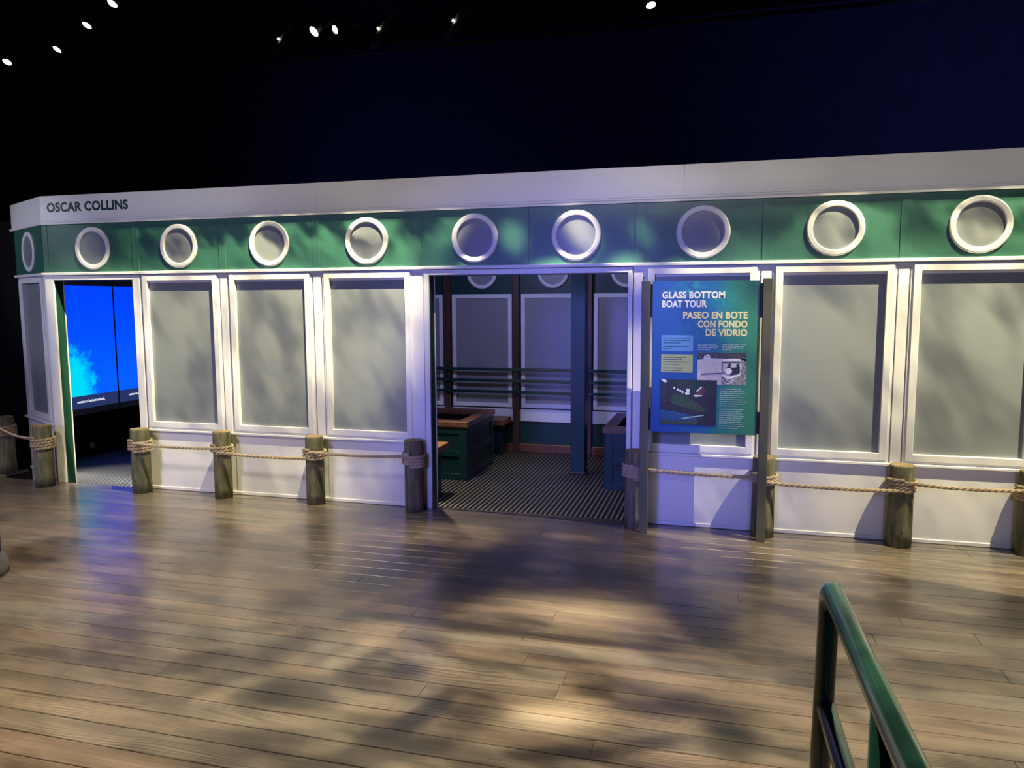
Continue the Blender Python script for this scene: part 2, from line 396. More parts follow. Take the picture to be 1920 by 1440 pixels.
# ------------------------------------------------------------------ geometry helpers
class MB:
    def __init__(s): s.bm = bmesh.new()
    def box(s, x0, x1, y0, y1, z0, z1, bev=0.0, M=None):
        r = bmesh.ops.create_cube(s.bm, size=1.0)
        for v in r['verts']:
            v.co = Vector(((x0+x1)/2+v.co.x*(x1-x0), (y0+y1)/2+v.co.y*(y1-y0), (z0+z1)/2+v.co.z*(z1-z0)))
        if bev:
            ed = list({e for v in r['verts'] for e in v.link_edges})
            bmesh.ops.bevel(s.bm, geom=ed, offset=bev, segments=1, affect='EDGES')
        if M is not None:
            for v in (s.bm.verts if bev else r['verts']): v.co = M @ v.co
        return s
    def poly(s, pts, d):
        """prism: outline pts (3d) pushed by vector d"""
        a = [s.bm.verts.new(p) for p in pts]; b = [s.bm.verts.new(Vector(p)+Vector(d)) for p in pts]
        s.bm.faces.new(a); s.bm.faces.new(b[::-1])
        n = len(pts)
        for i in range(n): s.bm.faces.new((a[i], b[i], b[(i+1) % n], a[(i+1) % n]))
        return s
    def tube(s, path, rad, n=10, caps=True):
        P = [Vector(p) for p in path]; k = len(P)
        R = rad if isinstance(rad, (list, tuple)) else [rad]*k
        t = (P[1]-P[0]).normalized()
        u = t.orthogonal().normalized(); rings = []
        for i in range(k):
            t2 = (P[min(i+1, k-1)]-P[max(i-1, 0)]).normalized()
            u = (u-t2*u.dot(t2)).normalized(); v = t2.cross(u)
            rings.append([s.bm.verts.new(P[i]+(u*math.cos(2*PI*j/n)+v*math.sin(2*PI*j/n))*R[i]) for j in range(n)])
        for i in range(k-1):
            for j in range(n):
                f = s.bm.faces.new((rings[i][j], rings[i][(j+1) % n], rings[i+1][(j+1) % n], rings[i+1][j])); f.smooth = True
        if caps: s.bm.faces.new(rings[0][::-1]); s.bm.faces.new(rings[-1])
        return s
    def lathe(s, prof, n=32, M=None, smooth=True, wob=None, close=False):
        """profile of (r, z) turned about z"""
        rings = []
        for i, (r, z) in enumerate(prof):
            ring = []
            for j in range(n):
                a = 2*PI*j/n; rr = r*(1+(wob(a, z) if wob else 0))
                co = Vector((rr*math.cos(a), rr*math.sin(a), z))
                ring.append(s.bm.verts.new(M @ co if M is not None else co))
            rings.append(ring)
        m = len(prof)
        for i in range(m if close else m-1):
            A = rings[i]; B = rings[(i+1) % m]
            for j in range(n):
                f = s.bm.faces.new((A[j], A[(j+1) % n], B[(j+1) % n], B[j])); f.smooth = smooth
        if not close:
            for ring in (rings[0][::-1], rings[-1]):
                s.bm.faces.new(ring)
        return s
    def build(s, name, m, parent=None):
        bmesh.ops.recalc_face_normals(s.bm, faces=s.bm.faces[:])
        me = bpy.data.meshes.new(name); s.bm.to_mesh(me); s.bm.free()
        me.materials.append(MATS[m])
        o = bpy.data.objects.new(name, me); C.objects.link(o)
        if parent: o.parent = parent
        return o


def share(name, src, loc, parent=None, scale=None):
    o = bpy.data.objects.new(name, src.data); C.objects.link(o); o.location = loc
    if scale: o.scale = scale
    if parent: o.parent = parent
    return o


def empty(name, loc=(0, 0, 0), rz=0.0):
    o = bpy.data.objects.new(name, None); C.objects.link(o); o.location = loc; o.rotation_euler = (0, 0, rz)
    o.empty_display_size = .1
    return o


def tag(o, label=None, cat=None, group=None, kind=None):
    if label: o['label'] = label
    if cat: o['category'] = cat
    if group: o['group'] = group
    if kind: o['kind'] = kind
    return o


def text(name, body, m, parent, M, h, width=None, bold=0.0, align='LEFT', depth=.0015):
    """flat lettering: h = cap height; M places the local xy text plane; width squeezes or stretches to fit"""
    cu = bpy.data.curves.new(name, 'FONT'); cu.body = body; cu.size = h/0.729; cu.extrude = depth; cu.offset = bold
    cu.resolution_u = 4; cu.space_character = 1.06
    t = bpy.data.objects.new(name+'_tmp', cu); C.objects.link(t)
    bpy.context.view_layer.update()
    me = bpy.data.meshes.new_from_object(t.evaluated_get(bpy.context.evaluated_depsgraph_get()))
    bpy.data.objects.remove(t)
    xs = [v.co.x for v in me.vertices]; x0, x1 = min(xs), max(xs)
    k = width/(x1-x0) if width else 1.0
    for v in me.vertices:
        v.co.x = (v.co.x-x0)*k
        if align == 'RIGHT': v.co.x -= (x1-x0)*k
    me.transform(M); me.materials.clear(); me.materials.append(MATS[m]); me.name = name
    o = bpy.data.objects.new(name, me); C.objects.link(o)
    if parent: o.parent = parent
    return o


# plane facing the viewer (-y): local x -> +x, local y -> +z, local z -> -y
def face_front(x, y, z):
    return Matrix(((1, 0, 0, x), (0, 0, -1, y), (0, 1, 0, z), (0, 0, 0, 1)))


# ------------------------------------------------------------------ the hall
ZI = -0.15                                    # floor level inside the boat
floor = tag(MB().box(-12, 5, -10, .003, -.12, -.026).box(-12, -6.98, .003, .5, -.12, -.026).build('floor', 'subfloor'),
            'grey brown wide plank wooden deck floor of the hall', kind='structure')
PW = 0.133
plank_src = None


def plank(x0, x1, y0, y1):
    global plank_src
    if plank_src is None:
        b = MB(); b.box(-.5, .5, -.5, .5, -.5, .5)
        bm = b.bm
        plank_src = b.build('plank', 'plank', floor)
        # chamfered top edges: simple profile so each board catches the light on its edge
        bm = bmesh.new(); L, W_, T, c = .5, .5, .5, .013
        v = [bm.verts.new(p) for p in [(-L, -W_, -T), (L, -W_, -T), (L, W_, -T), (-L, W_, -T),
                                       (-L, -W_, T-.08), (L, -W_, T-.08), (L, W_, T-.08), (-L, W_, T-.08),
                                       (-L+.0008, -W_+c, T), (L-.0008, -W_+c, T), (L-.0008, W_-c, T), (-L+.0008, W_-c, T)]]
        for f in [(0, 3, 2, 1), (8, 9, 10, 11), (0, 1, 5, 4), (1, 2, 6, 5), (2, 3, 7, 6), (3, 0, 4, 7), (4, 5, 9, 8), (5, 6, 10, 9), (6, 7, 11, 10), (7, 4, 8, 11)]:
            bm.faces.new([v[i] for i in f])
        me = plank_src.data; me.clear_geometry(); bm.to_mesh(me); bm.free()
        o = plank_src
    else:
        o = share('plank', plank_src, (0, 0, 0), floor)
    o.location = ((x0+x1)/2, (y0+y1)/2, -.013); o.scale = (x1-x0, y1-y0, .026)


row = 0
y1 = 0.002
while y1 > -5.9:
    y0 = y1-PW
    xa, xb = -9.2, 3.6
    if y0 < -3.6: xa = -5.5
    x = xa-random.uniform(0, 2.4)
    while x < xb:
        L = random.uniform(2.3, 4.0)
        plank(x, min(x+L, xb+1.2)-.0015, y0+.0021, y1-.0021)
        x += L
    y1 = y0; row += 1
for i in range(3):
    plank(-9.2, -6.985, .003+i*PW+.0012, .003+(i+1)*PW-.0012)

tag(MB().box(-12, 5, -10.1, -10, -.2, 6.6).build('wall_rear', 'navy_wall'), 'dark wall behind the viewer', kind='structure')
tag(MB().box(-13, 8, 8, 8.1, -.2, 6.6).build('wall_back', 'navy_wall'), 'dark navy wall far behind and above the boat', kind='structure')
tag(MB().box(-12.1, -12, -10, 8, -.2, 6.6).build('wall_left', 'navy_wall'), 'dark navy wall at the left of the hall', kind='structure')
tag(MB().box(5, 5.1, -10, 8, -.2, 6.6).build('wall_right', 'navy_wall'), 'dark navy wall at the right of the hall', kind='structure')
tag(MB().box(-13, 8, -10, 8.1, 6.5, 6.6).build('ceiling', 'black_ceiling'), 'black painted hall ceiling', kind='structure')
tag(MB().box(-12, -6.99, .5, .56, -.1, 2.5).build('wall_alcove', 'alcove_navy'), 'dark navy partition left of the boat', kind='structure')

# ------------------------------------------------------------------ boat side (facade)
XL, XR = -6.17, 3.3
END_A, END_L = math.radians(28), .91          # the angled stern bay
EX, EY = XL-END_L*math.cos(END_A), END_L*math.sin(END_A)
TH = .09
wall_front = empty('wall_front'); tag(wall_front, 'white and green side wall of the boat pavilion', kind='structure')
WINS = [(-5.08, -4.298), (-4.172, -3.390), (-3.255, -2.473), (-.552, .230), (.358, 1.140), (1.260, 2.042), (2.166, 2.948)]
D1 = (-6.073, -5.185); D2 = (-2.309, -.701)
# core wall: solid pieces between the doorways, windows recessed in it
core = MB()
for a, b in ((XL, D1[0]), (D1[1], D2[0]), (D2[1], XR)): core.box(a, b, .03, TH, ZI, 2.5)
for a, b in (D1, D2): core.box(a, b, .03, TH, 1.935, 2.5)
core.build('wall_core', 'white_paint', wall_front)
strips = [(-4.235, 1), (-3.3225, 1), (-2.405, 1), (.294, 1), (1.1985, 1), (2.104, 1), (-5.14, 0), (-.615, 1), (3.02, 1)]


def lower_panel(a, b):
    MB().box(a, b, -.004, .031, .03, .545, .003).build('lower_panel', 'white_paint', wall_front)


for a, b in WINS: lower_panel(a-.012, b+.012)
for sx, full in strips:
    if sx in (-5.14, -.615): continue
    MB().box(sx-.034, sx+.034, -.010, .031, .555, 1.952, .002).build('pilaster', 'white_paint', wall_front)
# flat stiles beside the doorways
MB().box(-2.462, -2.362, -.008, .031, .0, 1.955, .002).build('pilaster', 'white_paint', wall_front)
MB().box(-.655, -.592, -.010, .031, .0, 1.955, .002).build('pilaster', 'white_paint', wall_front)
MB().box(-5.098, -5.088, -.004, .031, .0, 1.955, .002).build('pilaster', 'white_paint', wall_front)
# stretches of backing between panels and the base strip
for a, b in ((D1[1]+.08, D2[0]-.05), (D2[1]+.04, XR)):
    MB().box(a, b, .004, .032, ZI, .56).build('backing_board', 'white_paint', wall_front)
    MB().box(a, b, -.012, .004, .002, .032, .004).build('base_strip', 'white_paint', wall_front)
    MB().box(a, b, .004, .032, 1.90, 1.98).build('backing_board', 'white_paint', wall_front)
for a, b in WINS[:3]+WINS[3:]:
    MB().box(a-.064, b+.064, -.026, .030, .547, .568, .004).build('sill', 'white_paint', wall_front)
# green band
gj = [XL, -5.14, -4.235, -3.3225, -2.405, -1.507, -.615, .294, 1.1985, 2.104, XR]
PORT = [-5.606, -4.678, -3.767, -2.855, -1.916, -1.100, -.157, .745, 1.652, 2.56]
RO, RI = .193, .150


def holed_panel(name, cx, cz, r, x0, x1, z0, z1, y0, y1, m, parent, M=None):
    """board with a round porthole opening"""
    b = MB(); bm = b.bm; n = 48
    def outer(a):
        c, s = math.cos(a), math.sin(a); t = 1e9
        if c > 1e-9: t = min(t, (x1-cx)/c)
        if c < -1e-9: t = min(t, (x0-cx)/c)
        if s > 1e-9: t = min(t, (z1-cz)/s)
        if s < -1e-9: t = min(t, (z0-cz)/s)
        return (cx+t*c, cz+t*s)
    ang = sorted([2*PI*i/n for i in range(n)]+[math.atan2(zz-cz, xx-cx) % (2*PI) for xx in (x0, x1) for zz in (z0, z1)])
    loops = []
    for y in (y0, y1):
        loops.append(([bm.verts.new((cx+r*math.cos(a), y, cz+r*math.sin(a))) for a in ang],
                      [bm.verts.new((outer(a)[0], y, outer(a)[1])) for a in ang]))
    k = len(ang)
    for i in range(k):
        j = (i+1) % k
        for (p, q) in loops: bm.faces.new((p[i], p[j], q[j], q[i]))
        for w_ in (0, 1): bm.faces.new((loops[0][w_][i], loops[0][w_][j], loops[1][w_][j], loops[1][w_][i]))
    if M is not None: bm.transform(M)
    return b.build(name, m, parent)


for i in range(len(gj)-1):
    holed_panel('green_panel', PORT[i], 2.222, RI+.004, gj[i]+.0025, gj[i+1]-.0025, 2.0, 2.462, -.006, .03, 'green_paint', wall_front)
for x in gj[1:-1]:
    MB().box(x-.036, x+.034, -.010, -.004, 2.004, 2.452, .0015).build('cover_strip', 'green_paint', wall_front)
MB().box(XL-.004, XL+.055, -.010, -.004, 2.004, 2.452, .0015).build('cover_strip', 'green_paint', wall_front)

pn = ['round porthole above the doorway with the blue screen', 'round porthole above the first window right of the screen doorway',
      'round porthole above the middle of the three windows between the doorways', 'round porthole above the window just left of the wide doorway',
      'left of the two round portholes above the wide doorway', 'right of the two round portholes above the wide doorway',
      'round porthole straight above the blue information sign', 'round porthole above the first window right of the sign',
      'large round porthole at the upper right edge of the picture', None]
PROF = [(RI, .012), (RI, -.016), (RI+.004, -.0195), (RI+.010, -.021), (RO-.010, -.021), (RO-.004, -.0185), (RO, -.013), (RO, -.004), (RI+.006, -.002), (RI+.006, .012)]


def porthole(cx, cz, label, group, M=None, pane='frosted_pane'):
    e = empty('porthole', (cx, 0, cz))
    if M is not None: e.matrix_world = M
    # the lathe axis z maps onto +y (depth)
    A = Matrix(((1, 0, 0, 0), (0, 0, 1, 0), (0, 1, 0, 0), (0, 0, 0, 1)))
    MB().lathe(PROF, 72, A, smooth=False, close=True).build('ring', 'white_paint', e)
    MB().lathe([(RI+.001, -.005), (RI+.001, .003)], 48, A, smooth=False).build('pane', pane, e)
    tag(e, label, 'porthole', group)
    return e


for x, l in zip(PORT, pn):
    if l: porthole(x, 2.222, l, 'portholes along the green band')

# ledge between green band and windows, and the fascia above
led = tag(MB().box(XL, XR, -.028, .031, 1.980, 2.006, .004).build('trim_1', 'white_paint'), 'thin white ledge under the green band', kind='structure')
fas = empty('trim_2'); tag(fas, 'wide white fascia along the top of the boat', kind='structure')
for a, b in ((XL-.004, -3.3), (-3.2996, -.30), (-.2996, XR)):
    MB().box(a, b, -.012, .06, 2.462, 2.712, .002).build('fascia_board', 'white_paint', fas)
MB().poly([(XL, -.012, 2.490), (XL, -.018, 2.486), (XL, -.018, 2.474), (XL, -.027, 2.464), (XL, -.027, 2.448), (XL, 0, 2.448), (XL, 0, 2.49)], (XR-XL, 0, 0)).build('moulding', 'white_paint', fas)
text('lettering', 'OSCAR COLLINS', 'dark_letter', fas, face_front(-6.092, -.0125, 2.566), .083, .905, .0042)

# windows
wl = ['tall frosted window right of the screen doorway', 'tall frosted window in the middle of the left group', 'tall frosted window left of the wide doorway',
      'tall frosted window behind the blue sign', 'tall frosted window right of the sign', 'tall frosted window at the right edge of the picture', None]


def frame_ring(b, x0, x1, z0, z1, wd, ya, yb, bev=.0025, bot=None):
    bot = bot or wd
    b.box(x0, x0+wd, ya, yb, z0, z1, bev); b.box(x1-wd, x1, ya, yb, z0, z1, bev)
    b.box(x0+wd-.003, x1-wd+.003, ya+.0004, yb, z1-wd, z1, bev); b.box(x0+wd-.003, x1-wd+.003, ya+.0004, yb, z0, z0+bot, bev)


for i, ((a, b), l) in enumerate(zip(WINS, wl)):
    wn = empty('window_%d' % (i+1), (0, 0, 0)); tag(wn, l or 'tall frosted window past the right edge', kind='structure')
    m = MB(); frame_ring(m, a, b, .586, 1.968, .050, -.020, .030); m.build('frame', 'white_paint', wn)
    m = MB(); frame_ring(m, a-.016, b+.016, .570, 1.955, .018, -.010, .030, .0015); m.build('outer_frame', 'white_paint', wn)
    MB().box(a+.045, b-.045, .012, .020, .630, 1.925).build('pane', 'frosted_pane', wn)

# doorways
def doorway(n, x0, x1, jl, jr, label):
    d = empty('door_%d' % n); tag(d, label, kind='structure')
    MB().box(x0-jl, x0, -.016, .005, 0, 1.975, .003).build('jamb', 'white_paint', d)
    MB().box(x1, x1+jr, -.016, .005, 0, 1.975, .003).build('jamb', 'white_paint', d)
    MB().box(x0, x1, -.0155, .005, 1.935, 1.975, .002).build('header', 'white_paint', d)
    for xa, xb in ((x0-.004, x0+.004), (x1-.004, x1+.004)):
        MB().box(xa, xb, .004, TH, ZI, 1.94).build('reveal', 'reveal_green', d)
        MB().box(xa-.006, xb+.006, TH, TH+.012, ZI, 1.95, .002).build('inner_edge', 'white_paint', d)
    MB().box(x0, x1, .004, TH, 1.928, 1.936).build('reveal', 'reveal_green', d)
    return d


doorway(1, D1[0], D1[1], .097, .078, 'narrow doorway with the blue screen inside')
doorway(2, D2[0], D2[1], .046, .034, 'wide open doorway into the boat')

# angled stern bay at the left end
M_end = Matrix.Translation((XL, 0, 0)) @ Matrix.Rotation(PI-END_A, 4, 'Z') @ Matrix.Scale(-1, 4, (0, 1, 0))
# build with local x running away from the corner and local -y facing outwards
M_end = Matrix(((-math.cos(END_A), math.sin(END_A), 0, XL), (math.sin(END_A), math.cos(END_A), 0, 0), (0, 0, 1, 0), (0, 0, 0, 1)))


def endbox(name, m, parent, *a, bev=0.0):
    b = MB(); b.box(*a, bev); b.bm.transform(M_end); return b.build(name, m, parent)


we = empty('wall_stern'); tag(we, 'angled white and green end bay at the left of the boat', kind='structure')
endbox('wall_core', 'white_paint', we, 0, END_L, .03, TH, ZI, 2.5)
endbox('backing_board', 'white_paint', we, 0, END_L, .004, .032, ZI, .56)
endbox('backing_board', 'white_paint', we, 0, END_L, .004, .032, 1.93, 2.0)
endbox('backing_board', 'white_paint', we, .786, END_L, .004, .032, .56, 1.93)
endbox('lower_panel', 'white_paint', we, .12, END_L-.10, -.004, .031, .03, .545, bev=.003)
endbox('base_strip', 'white_paint', we, 0, END_L, -.012, .004, .002, .032, bev=.004)
endbox('sill', 'white_paint', we, .03, END_L+.012, -.026, .03, .547, .568, bev=.004)
endbox('ledge', 'white_paint', we, 0, END_L+.02, -.028, .031, 1.98, 2.006, bev=.004)
endbox('corner_post', 'white_paint', we, -.004, .05, -.012, .03, 0, 1.978, bev=.002)
endbox('pilaster', 'white_paint', we, .80, .87, -.010, .031, .555, 1.952, bev=.002)
endbox('fascia_board', 'white_paint', we, -.006, END_L+.05, -.012, .06, 2.462, 2.712, bev=.002)
endbox('moulding', 'white_paint', we, -.008, END_L+.075, -.027, 0, 2.448, 2.474, bev=.006)
holed_panel('green_panel', .455, 2.222, RI+.004, 0, END_L, 2.0, 2.462, -.006, .03, 'green_paint', we, M_end)
wn = empty('window_8'); tag(wn, 'narrow looking frosted window on the angled end bay', kind='structure')
for nm, args, mm in (('frame', (.09, .77, .586, 1.968, .05, -.020, .03), 'white_paint'), ('outer_frame', (.074, .786, .570, 1.955, .018, -.010, .03), 'white_paint')):
    b = MB(); frame_ring(b, *args, .002); b.bm.transform(M_end); b.build(nm, mm, wn)
endbox('pane', 'frosted_pane', wn, .135, .725, .012, .020, .630, 1.925)
porthole(0, 0, 'narrow looking round porthole on the angled end bay', 'portholes along the green band',
         M_end @ Matrix.Translation((.455, 0, 2.222)))

# ------------------------------------------------------------------ inside the boat
IX0, IX1, IY1 = -7.55, 3.3, 3.32
fl2 = tag(MB().box(IX0-.1, IX1, .02, IY1+.1, ZI-.1, ZI-.0008).build('floor_boat', 'rubber'), 'shiny black ribbed rubber floor inside the boat', kind='structure')
rib_src = None
RP = .045
spans = [(-7.5, -4.35), (-3.55, .05)]
for a, b in spans:
    x = a
    while x < b:
        if rib_src is None:
            m = MB(); h = .0105
            m.poly([(.0118*math.cos(t_), 0, -.007+h*math.sin(t_)) for t_ in [PI*i_/7 for i_ in range(8)]], (0, IY1-.02, 0))
            for f_ in m.bm.faces: f_.smooth = len(f_.verts) == 4
            rib_src = m.build('rib', 'mat_rib', fl2); rib_src.location = (x, .02, ZI)
        else: share('rib', rib_src, (x, .02, ZI), fl2)
        x += RP
tag(MB().box(-6.2, XR, TH-.01, IY1+.1, 2.50, 2.56).box(IX0-.1, -6.2, .5, IY1+.1, 2.50, 2.56).build('ceiling_boat', 'black_ceiling'), 'dark ceiling inside the boat', kind='structure')
tag(MB().box(XR, XR+.06, .0, IY1+.1, ZI, 2.56).build('wall_bow', 'inner_green'), 'far right end wall of the boat', kind='structure')
ws = empty('wall_screen'); tag(ws, 'black end wall carrying the blue screens', kind='structure')
MB().box(IX0-.1, IX0, .45, IY1+.1, ZI, 2.56).build('wall_core', 'black_ceiling', ws)
MB().box(IX0, -7.0, .46, .50, ZI, 2.56).build('return_panel', 'black_ceiling', ws)

wb = empty('wall_inner'); tag(wb, 'dark green inner wall with windows seen through the wide doorway', kind='structure')
MB().box(IX0, IX1, IY1, IY1+.08, ZI, 2.55).build('wall_core', 'inner_green', wb)
BW = [(-4.206, -3.424), (-3.300, -2.518), (-2.400, -1.618), (-1.498, -.716), (-.596, .186)]
BP = [-4.26, -3.358, -2.458, -1.556, -.656]
DZ = -.158
for x in BP:
    MB().box(x-.042, x+.042, IY1-.07, IY1, ZI, 2.50, .004).build('wood_post', 'brown_post', wb)
for a, b in BW:
    MB().box(a-.012, b+.012, IY1-.014, IY1, .232, .385, .002).build('white_panel', 'white_paint', wb)
MB().box(-4.5, -1.0, IY1-.055, IY1, ZI, ZI+.10, .004).build('curb_board', 'teak', wb)
bl = ['back window half hidden at the left jamb of the wide doorway', 'inner window behind the rails left of the middle', 'inner window left of the dark teal column',
      'inner window right of the dark teal column', None]
k = 9
for (a, b), l in zip(BW[1:4], bl[1:4]):
    wn = empty('window_%d' % k); k += 1; tag(wn, l, kind='structure')
    m = MB(); frame_ring(m, a, b, .405, 1.812, .050, IY1-.030, IY1, .002); m.build('frame', 'white_paint', wn)
    MB().box(a+.045, b-.045, IY1-.010, IY1-.002, .45, 1.77).build('pane', 'inner_pane', wn)
wn = empty('window_%d' % k); tag(wn, 'inner window cut off by the left jamb of the wide doorway', kind='structure')
a, b = BW[0]; m = MB(); frame_ring(m, a, b, .405, 1.812, .050, IY1-.030, IY1, .002); m.build('frame', 'white_paint', wn)
MB().box(a+.045, b-.045, IY1-.010, IY1-.002, .45, 1.77).build('pane', 'inner_pane', wn)
for x, l in ((-2.905, 'inner porthole seen at the top left of the wide doorway'), (-2.0, 'inner porthole at the top middle of the wide doorway'), (-1.105, 'inner porthole cut off by the right jamb of the wide doorway')):
    porthole(x, 0, l, 'portholes on the inner wall', Matrix.Translation((x, IY1-.012, 2.072)), 'inner_pane')

# three green guard rails in front of the inner wall
gr = empty('guard_rail', (-2.3, IY1-.10, ZI)); tag(gr, 'three thin dark green horizontal rails across the inner windows', 'railing')
for z in (.885, .745, .605):
    MB().box(-2.3, 2.3, -.012, .012, z-.018-ZI, z+.018-ZI, .004).build('rail', 'rail_green', gr)
for x in BP: MB().box(x+2.3-.012, x+2.3+.012, .0, .035, .56-ZI, .92-ZI).build('bracket', 'rail_green', gr)

# teal column
cl = empty('column', (-1.482, 2.26, ZI)); tag(cl, 'square dark teal column standing on the ribbed floor', 'column')
MB().box(-.078, .078, -.09, .09, 0, 2.64, .004).build('shaft', 'teal_paint', cl)
MB().box(-.088, .088, -.10, .10, 0, .03, .004).build('foot_plate', 'black_metal', cl)


def well(x0, x1, y0, y1, ztop, label):
    e = empty('viewing_well', ((x0+x1)/2, (y0+y1)/2, ZI)); tag(e, label, 'viewing well', 'viewing wells')
    cx, cy = (x0+x1)/2, (y0+y1)/2; hx, hy = (x1-x0)/2, (y1-y0)/2; h = ztop-ZI-.06
    b = MB(); t = .03
    for bx in ((-hx, hx, -hy, -hy+t), (-hx, hx, hy-t, hy), (-hx, -hx+t, -hy+t, hy-t), (hx-t, hx, -hy+t, hy-t)): b.box(*bx, 0, h)
    b.build('body', 'teal_paint', e)
    # framed panels: stiles and rails stand proud of the body
    st = MB(); p = .014
    xs = [-hx, -hx+.075, hx-.075, hx]
    for a_, b_ in ((-hx-p*0, -hx+.07), (hx-.07, hx)): st.box(a_, b_, -hy-p, -hy, 0, h, .002)
    for z0, z1 in ((0, .07), (h/2-.03, h/2+.03), (h-.07, h)): st.box(-hx+.07, hx-.07, -hy-p, -hy, z0, z1, .002)
    st.build('front_frame', 'teal_paint', e)
    for sx in (-1, 1):
        sd = MB(); xa, xb = (hx, hx+p) if sx > 0 else (-hx-p, -hx)
        for a_, b_ in ((-hy-p, -hy+.07), (hy-.07, hy)): sd.box(xa, xb, a_, b_, 0, h, .002)
        for z0, z1 in ((0, .07), (h/2-.03, h/2+.03), (h-.07, h)): sd.box(xa, xb, -hy+.07, hy-.07, z0, z1, .002)
        sd.build('side_frame', 'teal_paint', e)
    o = .03; wd = .13
    for bx in ((-hx-o, hx+o, -hy-o, -hy-o+wd), (-hx-o, hx+o, hy+o-wd, hy+o), (-hx-o, -hx-o+wd, -hy-o+wd, hy+o-wd), (hx+o-wd, hx+o, -hy-o+wd, hy+o-wd)):
        MB().box(*bx, h, h+.06, .006).build('rim_board', 'teak', e)
    MB().box(-hx+t, hx-t, -hy+t, hy-t, h-.10, h-.09).build('well_glass', 'black_metal', e)
    return e


well(-4.15, -2.565, 1.62, 2.58, .475, 'dark teal viewing well with brown wooden rim at the left of the doorway')
well(-1.095, .45, 1.60, 2.58, .478, 'dark teal viewing well with brown wooden rim at the right edge of the doorway')


def bench(x0, x1, y0, y1, z, m, label):
    e = empty('bench', ((x0+x1)/2, (y0+y1)/2, ZI)); tag(e, label, 'bench', 'wooden benches in the boat')
    hx, hy = (x1-x0)/2, (y1-y0)/2
    MB().box(-hx, hx, -hy, hy, z-ZI-.07, z-ZI, .006).build('seat', m, e)
    MB().box(-hx+.05, hx-.05, -hy+.07, hy-.07, 0, z-ZI-.07).build('base', 'teal_paint', e)
    return e


bench(-3.9, -2.535, .74, 1.02, .372, 'teak_light', 'light wooden bench end poking past the left jamb of the doorway')
bench(-4.1, -2.515, 2.90, 3.24, .30, 'teak', 'brown wooden bench behind the left viewing well')

# displays
def display(y0, y1, label):
    e = empty('display_screen', (IX0, (y0+y1)/2, ZI)); tag(e, label, 'screen', 'blue video screens')
    o = (-IX0, -(y0+y1)/2, -ZI)
    def bb(nm, m, *a, bev=0):
        q = MB(); q.box(*a, bev); q.bm.transform(Matrix.Translation(o)); return q.build(nm, m, e)
    bb('housing', 'bezel', IX0, IX0+.05, y0, y1, .37, 2.03)
    bb('picture', 'screen', IX0+.05, IX0+.053, y0+.012, y1-.012, .60, 1.93)
    bb('caption_bar', 'caption', IX0+.05, IX0+.0528, y0+.012, y1-.012, .445, .60)
    return e


d1 = display(.62, 2.262, 'blue video screen with cyan burst on the left')
d2 = display(2.268, 3.25, 'plain blue video screen right of the dark seam')


def face_right(x, y, z):            # lettering plane facing +x, running along +y
    return Matrix(((0, 0, 1, x), (1, 0, 0, y), (0, 1, 0, z), (0, 0, 0, 1)))


for d, s, y, wdt in ((d1, 'remains of ancient animals,', 1.60, .43), (d2, 'restos de animales antiguos', 2.44, .44)):
    t = text('caption_text', s, 'caption_text', None, face_right(IX0+.0535, y, .515), .034, wdt, .0006)
    t.data.transform(Matrix.Translation(-d.location)); t.parent = d
tag(MB().box(IX0, IX0+.012, 1.80, 1.87, -.075, -.005, .002).build('wall_outlet', 'outlet'), 'small beige outlet plate low on the black wall under the screen', 'outlet')

# dark strip standing in for the curved shadow at the wide doorway
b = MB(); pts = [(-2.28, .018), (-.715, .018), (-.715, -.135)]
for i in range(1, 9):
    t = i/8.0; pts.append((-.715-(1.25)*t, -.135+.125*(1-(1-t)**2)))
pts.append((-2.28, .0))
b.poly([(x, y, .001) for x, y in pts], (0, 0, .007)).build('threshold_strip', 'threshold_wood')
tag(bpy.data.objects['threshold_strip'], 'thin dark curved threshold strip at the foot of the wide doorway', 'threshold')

# ------------------------------------------------------------------ bollards and ropes
BOL = [(-7.03, .20, .58, .083, 'shadowed wooden bollard farthest left, behind the corner of the boat'),
       (-6.158, -.172, .584, .083, 'wooden bollard at the left corner of the boat, before the screen doorway'),
       (-5.094, -.134, .586, .083, 'wooden bollard at the right side of the screen doorway'),
       (-4.245, -.117, .593, .076, 'wooden bollard between the first and second window right of the screen'),
       (-3.340, -.106, .588, .077, 'wooden bollard just left of the third window, with a rope low on its right'),
       (-2.428, -.106, .594, .078, 'dim wooden bollard at the left jamb of the wide doorway'),
       (-.618, -.106, .594, .081, 'wooden bollard behind the left post of the sign'),
       (.312, -.106, .590, .080, 'wooden bollard behind the right post of the sign'),
       (1.228, -.106, .580, .081, 'wooden bollard standing free right of the sign, between two windows'),
       (2.030, -.106, .580, .081, 'wooden bollard cut by the right edge of the picture')]
for i, (x, y, h, r, l) in enumerate(BOL):
    e = empty('bollard', (x, y, 0), random.uniform(0, 6)); tag(e, l, 'bollard', 'rope bollards along the boat')
    ph = random.uniform(0, 6)
    wob = lambda a, z, ph=ph: .012*math.sin(2*a+ph+z*2)+.006*math.sin(5*a+ph*2+z*5)
    prof = [(r*1.0, 0), (r*1.01, .1), (r*1.0, .25), (r*.99, .4), (r*.985, h-.012), (r*.955, h-.002)]
    MB().lathe(prof, 28, wob=wob).build('post', 'bollard_wood', e)
    MB().lathe([(r*.94, h-.003), (r*.93, h)], 28, wob=wob, smooth=False).build('end_grain', 'end_grain', e)
    ang = -PI/2-e.rotation_euler.z+random.uniform(-.3, .3)
    MB().lathe([(.006, 0), (.005, .004)], 8, Matrix.Translation((r*1.0*math.cos(ang), r*1.0*math.sin(ang), .12)) @ Matrix.Rotation(ang, 4, 'Z') @ Matrix.Rotation(PI/2, 4, 'Y')).build('bolt', 'black_metal', e)

